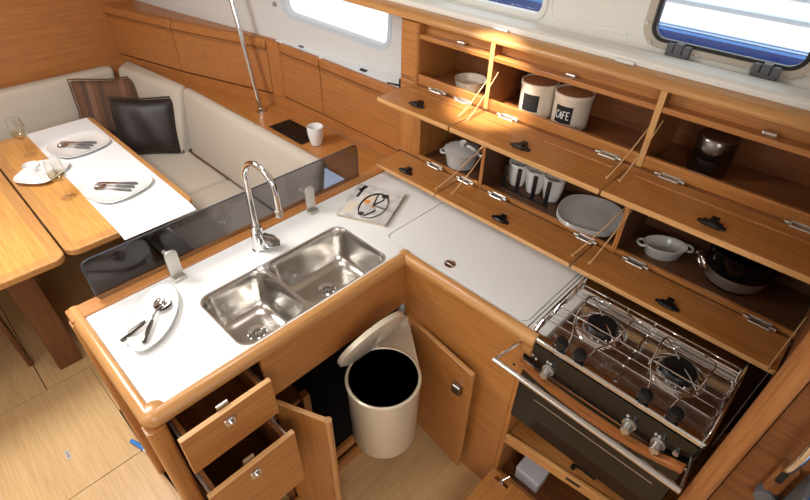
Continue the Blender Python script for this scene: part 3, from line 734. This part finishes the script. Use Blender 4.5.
t = thing('black_latch', 'black latch lying on the shelf below the oven', 'latch', (1.10,.134,.355))
b = B(); prism(b, [(1.075,.095),(1.10,.09),(1.118,.11),(1.118,.16),(1.10,.178),(1.075,.172)], 'z', .355, .367); obj('plate', b, BLACK, t, bev=.004)
b = B(); cyl(b, (1.094,.134,.367), (1.094,.134,.374), .018, .014); obj('boss', b, BLACKG, t, smooth=True)
put('rubber_stop', cyl(B(), (1.065,.172,.355), (1.065,.172,.37), .009, .008), BLACK, 'tiny black rubber stop beside the latch below the oven', 'stop')
t = thing('plastic_box', 'white plastic box lying inside the locker under the stove', 'box', (1.10,.305,.04))
obj('base', bx(1.06, 1.14, .255, .36, .04, .10), plain('white_plastic', (205,206,210), .5), t, bev=.006)
b = bx(1.058, 1.142, .253, .362, .10, .116); obj('lid', b, plain('white_plastic', (205,206,210), .5), t, bev=.005)
t = thing('gas_valve', 'brass gas valve in the dark corner under the stove', 'valve', (1.12,.39,.15))
b = B(); cyl(b, (1.10,.41,.17), (1.10,.375,.17), .014); obj('body', b, BRASS, t, smooth=True)
b = B(); cyl(b, (1.10,.385,.17), (1.10,.385,.2), .008); box(b, 1.075, 1.115, .37, .40, .2, .208); obj('lever', b, BRASS, t, bev=.003)
b = B(); tube(b, smooth_path([(1.10,.40,.17),(1.14,.39,.14),(1.2,.39,.1),(1.25,.39,.05)], 5), .008, 10); obj('hose', b, BLACK, t, smooth=True)

# ================================================================== WASTE BIN
bx0, by0, bz = .737, .79, .60
wb = thing('waste_bin', 'champagne-coloured swing-out waste bin between the open doors', 'waste bin', (bx0,by0,.25))
b = B(); lathe(b, [(0,.25),(.105,.25),(.118,.258),(.122,.27),(.131,.585),(.1315,.59)], (bx0,by0,0), 48); obj('body', b, CREAM, wb, smooth=True)
b = B(); lathe(b, [(.1235,.578),(.1325,.580),(.135,.590),(.134,.602),(.128,.606),(.1235,.602)], (bx0,by0,0), 48); obj('rim', b, CREAM, wb, smooth=True)
b = B(); lathe(b, [(.1234,.602),(.122,.60),(.113,.285),(.11,.275),(0,.272)], (bx0,by0,0), 48)
for f in b.faces: f.normal_flip()
obj('inner_bucket', b, plain('bucket_black', (20,19,18), .45), wb, smooth=True)
ca = math.atan2(.93-by0, .985-bx0)
b = B(); pl = [(bx0+.1335*math.cos(ca+a), by0+.1335*math.sin(ca+a)) for a in [(-1.25+2.5*i/16) for i in range(17)]]
tip = V((.978,.925)); td = (tip-V((bx0,by0))).normalized(); tn = V((-td.y,td.x))*.022
prism(b, pl+[tuple(tip+tn), tuple(tip-tn)], 'z', .592, .597); obj('bracket', b, CREAM, wb, bev=.002)
b = B(); box(b, .958, .985, .905, .935, .575, .63); obj('bracket_hinge', b, CREAM, wb, bev=.004)
lidc = V((.757,.873,.722)); u = V((.995,-.06,.06)).normalized(); vv = V((.0,-.41,.912)); vv = (vv-u*vv.dot(u)).normalized(); nrm = u.cross(vv)
ring = lambda r, h: [lidc+u*r*math.cos(k*2*PI/48)+vv*r*math.sin(k*2*PI/48)+nrm*h for k in range(48)]
b = B(); loft(b, [ring(.125,-.004), ring(.137,-.004), ring(.140,-.001), ring(.140,.014), ring(.13,.019), ring(.06,.023)]); bmesh.ops.recalc_face_normals(b, faces=b.faces); obj('lid', b, CREAM, wb, smooth=True, label='round lid tipped up behind the bin')
b = B(); lo = lidc-vv*.135
tube(b, [lo+u*.03, V((.82,.905,.60))], .006, 8); obj('lid_arm', b, CREAM, wb, smooth=True)

# ================================================================== SALOON TABLE
tb = thing('saloon_table', 'wooden saloon table with two leaves and a brown pedestal', 'table', (.1,2.75,FZ))
for cx, cy, w_, h_ in ((.4695, 2.785, .574, 1.33), (-.2125, 2.775, .775, 1.35)):
    b = B(); prism(b, rrect(cx, cy, w_, h_, .05, 6), 'z', .668, .70); lf = obj('leaf', b, wood('rail','Y'), tb, bev=.006, seg=3)
    b = B(); prism(b, rrect(cx, cy, w_-.10, h_-.10, .02, 4), 'z', .6995, .7006); obj('veneer_panel', b, wood('table','Y'), lf)
obj('pedestal', bx(-.062, .048, 2.335, 3.1, FZ, .668), wood('dark','Z'), tb, bev=.006)
obj('hinge', bx(.160, .195, 2.4, 3.2, .655, .668), DARK, tb)
rn = B()
L = []
for y, z in ((3.43,.7015),(2.6,.7015),(2.2,.7018),(2.125,.702),(2.09,.698),(2.055,.690)):
    L.append([(.392,y,z),(.392,y,z+.0018),(.726,y,z+.0018),(.726,y,z)])
loft(rn, L); bmesh.ops.recalc_face_normals(rn, faces=rn.faces)
tag(obj('table_runner', rn, LINEN), 'white cloth runner along the right leaf of the saloon table', 'table runner')
TZ = .7036
squ = sellipse(.146, .142, 2.9, 44)
P2 = (('far', .56, 3.06, 10), ('near', .54, 2.475, 14))
for nm, x, y, a in P2:
    put('dinner_plate', world(flat_dish(squ, .018, .01), x, y, TZ, math.radians(a)), CHINA, 'square white plate with cutlery at the %s end of the table runner' % nm, 'plate', 'dinner plates on the table runner')
    for k, kind in enumerate(('knife','fork','spoon')):
        off = V((math.cos(math.radians(-50+90)), math.sin(math.radians(-50+90))))*(.03-.03*k)
        cutlery(kind, x+.015+off.x, y-.02+off.y, TZ+.0075, math.radians(135-k*3), '%s lying on the %s white plate of the table' % (kind, nm), 'cutlery on the table', HG)
def wine_glass(x, y, label):
    t = thing('wine_glass', label, 'wine glass', (x,y,.7008), 0, 'wine glasses on the table')
    z = .7008
    b = B(); lathe(b, [(0,z),(.034,z),(.035,z+.001),(.03,z+.003),(.006,z+.006),(.0035,z+.012),(.003,z+.085),(.006,z+.092)], (x,y,0), 28); obj('stem', b, CLEAR, t, smooth=True)
    b = B(); prof = [(.005,z+.092),(.02,z+.098),(.034,z+.115),(.039,z+.135),(.037,z+.165),(.031,z+.21),(.0298,z+.21),(.0355,z+.165),(.0375,z+.135),(.033,z+.117),(.02,z+.101),(.0,z+.097)]
    lathe(b, prof, (x,y,0), 28); obj('bowl', b, CLEAR, t, smooth=True)
    b = B(); lathe(b, [(0,z+.098),(.019,z+.102),(.032,z+.117),(.0365,z+.132),(.0,z+.132)], (x,y,0), 28); obj('wine', b, smoked('white_wine', (.98,.95,.82,1)), t, smooth=True)
wine_glass(.335, 3.15, 'wine glass at the far end of the table by the runner')
wine_glass(.335, 2.56, 'wine glass at the near end of the table in front of the cruet dish')
cr_ = obj('cruet_dish', world(flat_dish(sellipse(.12,.105,3.2,40), .024, .01), .318, 2.865, .7008, math.radians(40)), CHINA, smooth=True)
tag(cr_, 'small square white dish holding two cups beside the wine glasses', 'dish')
for x, y, lb in ((.292,2.915,'small white cup at the left in the square cruet dish'), (.330,2.825,'small white cup at the right in the square cruet dish')):
    z = .7072
    b = B(); lathe(b, [(0,z),(.03,z),(.036,z+.01),(.040,z+.045),(.038,z+.047),(.034,z+.012),(0,z+.008)], (x,y,0), 28); put('condiment_cup', b, CHINA, lb, 'cup', 'cups in the cruet dish')

# ================================================================== SETTEE
sb = thing('settee_base', 'wooden settee base under the cream cushions', 'settee', (.9,2.8,FZ))
obj('side_base', bx(.72, 1.30, 1.52, 3.86, FZ, .318), wood('dark','Y'), sb)
obj('end_base', bx(-1.2, .72, 3.3, 3.86, FZ, .318), wood('dark','X'), sb)
def cushion(name, bot, top, z0, z1, label, cat, group, bev=.035):
    b = B(); hexa(b, [(x,y,z0) for x, y in bot], [(x,y,z1) for x, y in top]); o = obj(name, b, FABRIC, bev=bev, seg=4)
    for p in o.data.polygons: p.use_smooth = True
    return tag(o, label, cat, group)
q = lambda x0, x1, y0, y1: [(x0,y0),(x1,y0),(x1,y1),(x0,y1)]
G1 = 'settee cushions'
cushion('seat_cushion', q(.72,1.15,1.74,2.612), q(.72,1.17,1.74,2.612), .32, .45, 'cream seat cushion nearest the galley, in front of the smoked glass screen', 'cushion', G1)
cushion('seat_cushion', q(.72,1.165,2.618,3.72), q(.72,1.165,2.618,3.72), .32, .45, 'cream seat cushion under the dark leather pillow', 'cushion', G1)
cushion('seat_cushion', q(-1.2,.715,3.3,3.72), q(-1.2,.715,3.3,3.72), .32, .45, 'cream seat cushion behind the far end of the table', 'cushion', G1)
cushion('back_cushion', q(-1.2,1.0,3.70,3.80), q(-1.2,1.07,3.745,3.85), .455, .855, 'long cream back cushion along the forward bulkhead', 'back cushion', G1)
cushion('back_cushion', [(1.09,3.07),(1.20,3.10),(1.17,3.80),(1.01,3.70)], [(1.198,3.095),(1.27,3.11),(1.20,3.86),(1.075,3.72)], .44, .86, 'short angled cream back cushion in the settee corner', 'back cushion', G1)
cushion('back_cushion', q(1.15,1.22,1.74,3.06), [(1.225,1.76),(1.298,1.76),(1.275,3.10),(1.205,3.085)], .44, .858, 'long cream back cushion along the hull side of the settee', 'back cushion', G1)

def pillow(name, c, eu, ev, w_, h_, th, mats, label, parts=None, slot=None):
    eu, ev = V(eu).normalized(), V(ev); ev = (ev-eu*ev.dot(eu)).normalized(); n = eu.cross(ev); c = V(c)
    b = B(); N = 14
    def side(s):
        g = []
        for i in range(N+1):
            row = []
            for j in range(N+1):
                a, d = i/N*2-1, j/N*2-1
                pin = 1-.07*(1-abs(a))*1.0*abs(d)**3-.0
                pa = 1-.07*(1-abs(d))*abs(a)**3
                h = th/2*((1-a**4)*(1-d**4))**.55
                wr = .006*math.sin(7*a+3*d)*(1-a*a)*(1-d*d)
                row.append(b.verts.new(c+eu*(a*w_/2*pa)+ev*(d*h_/2*pin)+n*s*(h+wr)))
            g.append(row)
        for i in range(N):
            for j in range(N):
                f = b.faces.new([g[i][j], g[i+1][j], g[i+1][j+1], g[i][j+1]])
                if slot: f.material_index = slot(i, j, N)
        return g
    side(1); side(-1)
    bmesh.ops.remove_doubles(b, verts=b.verts, dist=.0004); bmesh.ops.recalc_face_normals(b, faces=b.faces)
    t = thing(name, label, 'pillow', tuple(c-V((0,0,h_/2))))
    obj('cover', b, mats, t, smooth=True, sub=1)
    e = B(); pts = []
    for a, d in [(-1+2*k/10,-1) for k in range(10)]+[(1,-1+2*k/10) for k in range(10)]+[(1-2*k/10,1) for k in range(10)]+[(-1,1-2*k/10) for k in range(10)]:
        pin = 1-.07*(1-abs(a))*abs(d)**3; pa = 1-.07*(1-abs(d))*abs(a)**3
        pts.append(c+eu*(a*w_/2*pa)+ev*(d*h_/2*pin))
    tube(e, pts, .005, 8, closed=True); obj('piping', e, mats[0] if isinstance(mats, list) else mats, t, smooth=True)
    return t
BR = plain('brown_weave', (104,72,52), .85, noise=.15, nscale=200, bump=.2); BR2 = plain('brown_stripe', (122,88,66), .85); BR3 = plain('dark_stripe', (84,60,46), .85)
pillow('striped_pillow', (.935,3.585,.655), (1,-.30,-.10), (.1,.35,1), .43, .39, .12, [BR, BR2, BR3], 'brown striped pillow leaning in the settee corner', slot=lambda i, j, N: {2: 2, 3: 1, 5: 2, 9: 1, 11: 2}.get(i, 0))
pillow('leather_pillow', (.995,3.24,.625), (1,-.75,-.05), (.16,.30,1), .40, .36, .13, LEATHER, 'dark leather pillow standing in front of the striped one')

# ------------------------------------------------------------------ side shelf, lockers, fittings
ss = B(); hexa(ss, [(1.30,1.48,.80),(1.56,1.48,.80),(1.56,2.55,.80),(1.34,3.86,.80),(1.22,3.86,.80),(1.28,3.1,.80)], [(1.30,1.48,.82),(1.56,1.48,.82),(1.56,2.55,.82),(1.34,3.86,.82),(1.22,3.86,.82),(1.28,3.1,.82)])
tag(obj('side_shelf', ss, wood('teak','Y')), 'long teak shelf behind the cream back cushions', 'shelf')
sl_ = thing('saloon_locker', 'teak lockers along the hull side above the settee', 'locker', (1.55,2.5,.82))
FACE = [(1.16,3.88),(1.312,3.25),(1.525,2.545),(1.545,2.455),(1.553,2.11),(1.548,1.475)]
def facebox(b, p0, p1, z0, z1, t0, t1, gap=0):
    p0, p1 = V(p0), V(p1); d = (p1-p0).normalized(); n = V((-d.y, d.x)); n = n if n.x > 0 else -n
    p0 = p0+d*gap; p1 = p1-d*gap
    q_ = [p0+n*t0, p1+n*t0, p1+n*t1, p0+n*t1]
    hexa(b, [(u.x,u.y,z0) for u in q_], [(u.x,u.y,z1) for u in q_])
for i in (0, 1, 3, 4):
    b = B(); facebox(b, FACE[i], FACE[i+1], .90, 1.150, 0, .018, .003); d = obj('door', b, wood('locker','Y'), sl_, bev=.002)
    b = B(); facebox(b, FACE[i], FACE[i+1], 1.150, 1.20, -.006, .03, .003); tr = obj('rounded_top', b, wood('locker','Y'), d, bev=.014, seg=4)
    b = B()
    for z in (1.146, 1.136): facebox(b, FACE[i], FACE[i+1], z, z+.0025, -.0012, .004, .003)
    obj('groove', b, plain('groove_shadow', (90,50,24), .7), d)
b = B(); facebox(b, FACE[2], FACE[3], .89, 1.198, 0, .03); obj('filler_post', b, wood('locker','Z'), sl_, bev=.004)
for i in range(5):
    b = B(); facebox(b, FACE[i], FACE[i+1], .82, .884, .014, .032); obj('base_rail', b, wood('locker','Y'), sl_)
    b = B(); facebox(b, FACE[i], FACE[i+1], .82, 1.19, .034, .04); obj('carcass_board', b, DARK, sl_)
ld_ = B()
hexa(ld_, [(1.57,1.475,1.185),(1.72,1.475,1.185),(1.575,2.50,1.185),(1.56,2.50,1.185)], [(1.57,1.475,1.20),(1.72,1.475,1.20),(1.575,2.50,1.20),(1.56,2.50,1.20)])
struct('trim_3', ld_, plain('white_ledge', (232,236,240), .35))
b = B(); hexa(b, [(1.19,3.88,1.185),(1.345,3.25,1.185),(1.55,2.50,1.185),(1.575,2.50,1.185),(1.53,2.87,1.185),(1.43,3.46,1.185),(1.38,3.88,1.185)], [(1.19,3.88,1.205),(1.345,3.25,1.205),(1.55,2.50,1.205),(1.575,2.50,1.205),(1.53,2.87,1.205),(1.43,3.46,1.205),(1.38,3.88,1.205)])
struct('trim_4', b, wood('locker','Y'))
# forward part of the hull side, following the taper of the lockers
b = B(); hexa(b, [(1.37,3.88,1.19),(1.42,3.46,1.19),(1.512,2.87,1.19),(1.60,2.87,1.19),(1.6,3.88,1.19)], [(1.40,3.88,2.15),(1.44,3.46,2.15),(1.512,2.87,2.15),(1.60,2.87,2.15),(1.6,3.88,2.15)])
struct('wall_right_bow', b, plain('grey_white_gelcoat', (206,206,204), .45))
for y, lb in ((2.309,'small black clip on the white ledge, nearer the grab pole'), (1.817,'small black clip on the white ledge, nearer the galley locker')):
    tag(obj('ledge_clip', bx(1.588, 1.606, y-.02, y+.02, 1.2, 1.208), BLACK, bev=.003), lb, 'clip')
tag(obj('blind_button', cyl(B(), (1.572,2.47,1.388), (1.560,2.468,1.388), .013, .011), plain('grey_button', (150,152,156), .3), smooth=True), 'round grey button on the hull side left of the saloon window', 'button')
gp = thing('grab_pole', 'slim stainless grab pole rising from the side shelf', 'grab pole', (1.42,2.53,.82))
b = B(); cyl(b, (1.42,2.53,.82), (1.425,2.80,2.15), .0125, seg=18); obj('pole', b, CHROME, gp, smooth=True)
b = B(); lathe(b, [(0,.82),(.03,.82),(.03,.824),(.018,.83),(.015,.845),(0,.845)], (1.42,2.53,0)); obj('flange', b, CHROME, gp, smooth=True)
vg = thing('vent_grille', 'black slatted vent grille let into the side shelf', 'vent grille', (1.405,2.19,.82))
obj('plate', bx(1.335, 1.475, 2.03, 2.33, .8202, .824), BLACK, vg, bev=.0015)
b = B()
for k in range(7): box(b, 1.35+k*.0175, 1.358+k*.0175, 2.05, 2.31, .824, .8285)
obj('slats', b, BLACKG, vg)
b = B(); z = .8205; lathe(b, [(0,z),(.026,z),(.03,z+.003),(.042,z+.06),(.043,z+.098),(.041,z+.1),(.039,z+.095),(.037,z+.06),(.025,z+.01),(0,z+.008)], (1.40,1.985,0), 32); put('cup', b, CHINA, 'white handleless cup standing beside the vent grille', 'cup')

# ================================================================== BENCH, FLOOR FITTINGS
bn = thing('bench', 'dark wooden bench leg at the left edge beside the table', 'bench', (-.35,2.6,FZ))
b = B(); hexa(b, [(-.168,2.468,FZ),(-.146,2.468,FZ),(-.146,2.51,FZ),(-.168,2.51,FZ)], [(-.172,2.46,.40),(-.150,2.46,.40),(-.150,2.66,.40),(-.172,2.66,.40)]); obj('leg', b, wood('dark','Z'), bn, bev=.004)
b = B(); hexa(b, [(-.60,2.468,FZ),(-.578,2.468,FZ),(-.578,2.51,FZ),(-.60,2.51,FZ)], [(-.604,2.46,.40),(-.582,2.46,.40),(-.582,2.66,.40),(-.604,2.66,.40)]); obj('leg', b, wood('dark','Z'), bn, bev=.004)
obj('seat', bx(-.70, -.20, 2.45, 3.2, .40, .43), wood('dark','Y'), bn, bev=.006)
fh = thing('floor_handle', 'small chrome lifting handle set in the cabin sole', 'floor handle', (-.196,1.828,FZ))
b = B(); prism(b, rrect(-.196, 1.828, .018, .055, .006, 4), 'z', FZ+.0004, FZ+.003); obj('plate', b, plain('pale_steel', (206,203,196), .4, .3), fh)
b = B(); prism(b, rrect(-.196, 1.828, .008, .035, .003, 4), 'z', FZ+.003, FZ+.006); obj('ring', b, SATIN, fh)
hz = thing('blue_hose_end', 'bright blue hose end with white cap by the cabinet foot', 'hose', (.062,1.645,FZ))
b = B(); tube(b, [(.026,1.69,-.048),(.040,1.645,-.042),(.054,1.59,-.042)], .009, 12); obj('hose', b, BLUE, hz, smooth=True)
b = B(); cyl(b, (.052,1.60,-.04), (.075,1.56,-.035), .013, .011); obj('cap', b, WHITE, hz, smooth=True)

# on the bulkhead beside the camera
gh = thing('bulkhead_handle', 'polished chrome grab handle on the bulkhead at the right edge', 'handle', (.93,-.215,1.08))
b = B(); tube(b, smooth_path([(.955,-.212,1.06),(.925,-.214,1.07),(.912,-.217,1.10),(.910,-.216,1.18),(.925,-.214,1.22),(.955,-.212,1.23)], 5), .009, 12); obj('bar', b, CHROME, gh, smooth=True)
hp2 = thing('hatch_latch', 'wooden latch plate with a dark slot below the chrome grab handle', 'latch', (.95,-.222,1.0))
b = B(); prism(b, rrect(-.224, 1.015, .034, .11, .015), 'x', .938, .955); obj('plate', b, wood('panel','Z'), hp2, bev=.004)
b = B(); prism(b, rrect(-.222, 1.03, .012, .05, .005), 'x', .936, .939); obj('slot', b, DARK, hp2)
b = B(); cyl(b, (.93,-.226,.945), (.955,-.226,.945), .022); obj('knob', b, GREY, hp2, smooth=True)
bp_ = thing('blue_bag', 'blue bag with grey edge hanging at the far right corner', 'bag', (.90,-.30,.92))
obj('pouch', bx(.88, .945, -.36, -.262, .90, 1.07), plain('blue_cloth', (70,130,205), .8), bp_, bev=.02, seg=3)
obj('edge', bx(.876, .95, -.262, -.252, .90, 1.075), GREY, bp_, bev=.003)

# ================================================================== LIGHT
def area(name, loc_, size, power, col=(1,1,1), target=None, shape='SQUARE', size_y=None):
    l = bpy.data.lights.new(name, 'AREA'); l.energy = power; l.size = size; l.color = col
    if size_y: l.shape = 'RECTANGLE'; l.size_y = size_y
    o = bpy.data.objects.new(name, l); C.objects.link(o); o.location = loc_
    d = V(target)-V(loc_) if target else V((0,0,-1))
    o.rotation_euler = d.to_track_quat('-Z', 'Y').to_euler(); return o
area('saloon_hatch', (-.1, 2.2, 2.13), .5, 33, (1,.98,.96))
area('companionway_daylight', (-.55, -.7, 2.0), .8, 21, (1,.98,.97), (.5,1.0,.5))
area('port_fill', (-1.55, 1.2, 1.55), 1.6, 5, (.93,.97,1), (.5,1.0,.9), size_y=.3)  # added side fill for the upright fronts; the port wall has no windows
area('floor_fill', (-.65, 1.1, 2.13), .5, 7, (1,.98,.96))  # unseen overhead fill, added to brighten the floor at left
area('galley_fill', (.55, 1.35, 2.13), .25, 6, (1,.98,.95))  # fill lamp added above the worktop; no hatch is known there
sp = bpy.data.lights.new('galley_downlight', 'SPOT'); sp.energy = 150; sp.color = (1,.94,.82); sp.spot_size = math.radians(25); sp.spot_blend = .8; sp.shadow_soft_size = .03
so = bpy.data.objects.new('galley_downlight', sp); C.objects.link(so); so.location = (1.10,1.0,2.11)
so.rotation_euler = (V((1.46,1.0,1.39))-V(so.location)).to_track_quat('-Z', 'Y').to_euler()
sun = bpy.data.lights.new('sun', 'SUN'); sun.energy = 7; sun.angle = .01
su = bpy.data.objects.new('sun', sun); C.objects.link(su); su.rotation_euler = V((.5,-.1,-.86)).to_track_quat('-Z', 'Y').to_euler()
wd = bpy.data.worlds.new('world'); bpy.context.scene.world = wd; wd.use_nodes = True
bg = wd.node_tree.nodes['Background']; bg.inputs[0].default_value = (.75,.87,1,1); bg.inputs[1].default_value = 1.2

# ================================================================== CAMERA
cam = bpy.data.cameras.new('camera'); co = bpy.data.objects.new('camera', cam); C.objects.link(co)
f_, yaw, pit, rol = 499.417, .759014, .681929, .0225202
fw = V((math.cos(pit)*math.cos(yaw), math.cos(pit)*math.sin(yaw), -math.sin(pit)))
rt = fw.cross(V((0,0,1))).normalized(); up = rt.cross(fw)
r2 = rt*math.cos(rol)+up*math.sin(rol); u2 = up*math.cos(rol)-rt*math.sin(rol)
M = Matrix((r2, u2, -fw)).transposed().to_4x4(); M.translation = V((0,0,2.05)); co.matrix_world = M
cam.sensor_fit = 'HORIZONTAL'; cam.sensor_width = 36; cam.lens = f_/810*36; cam.clip_start = .02
S = bpy.context.scene; S.camera = co
S.view_settings.view_transform = 'Standard'; S.view_settings.look = 'None'; S.view_settings.exposure = 0; S.view_settings.gamma = 1
S.view_settings.use_curve_mapping = False
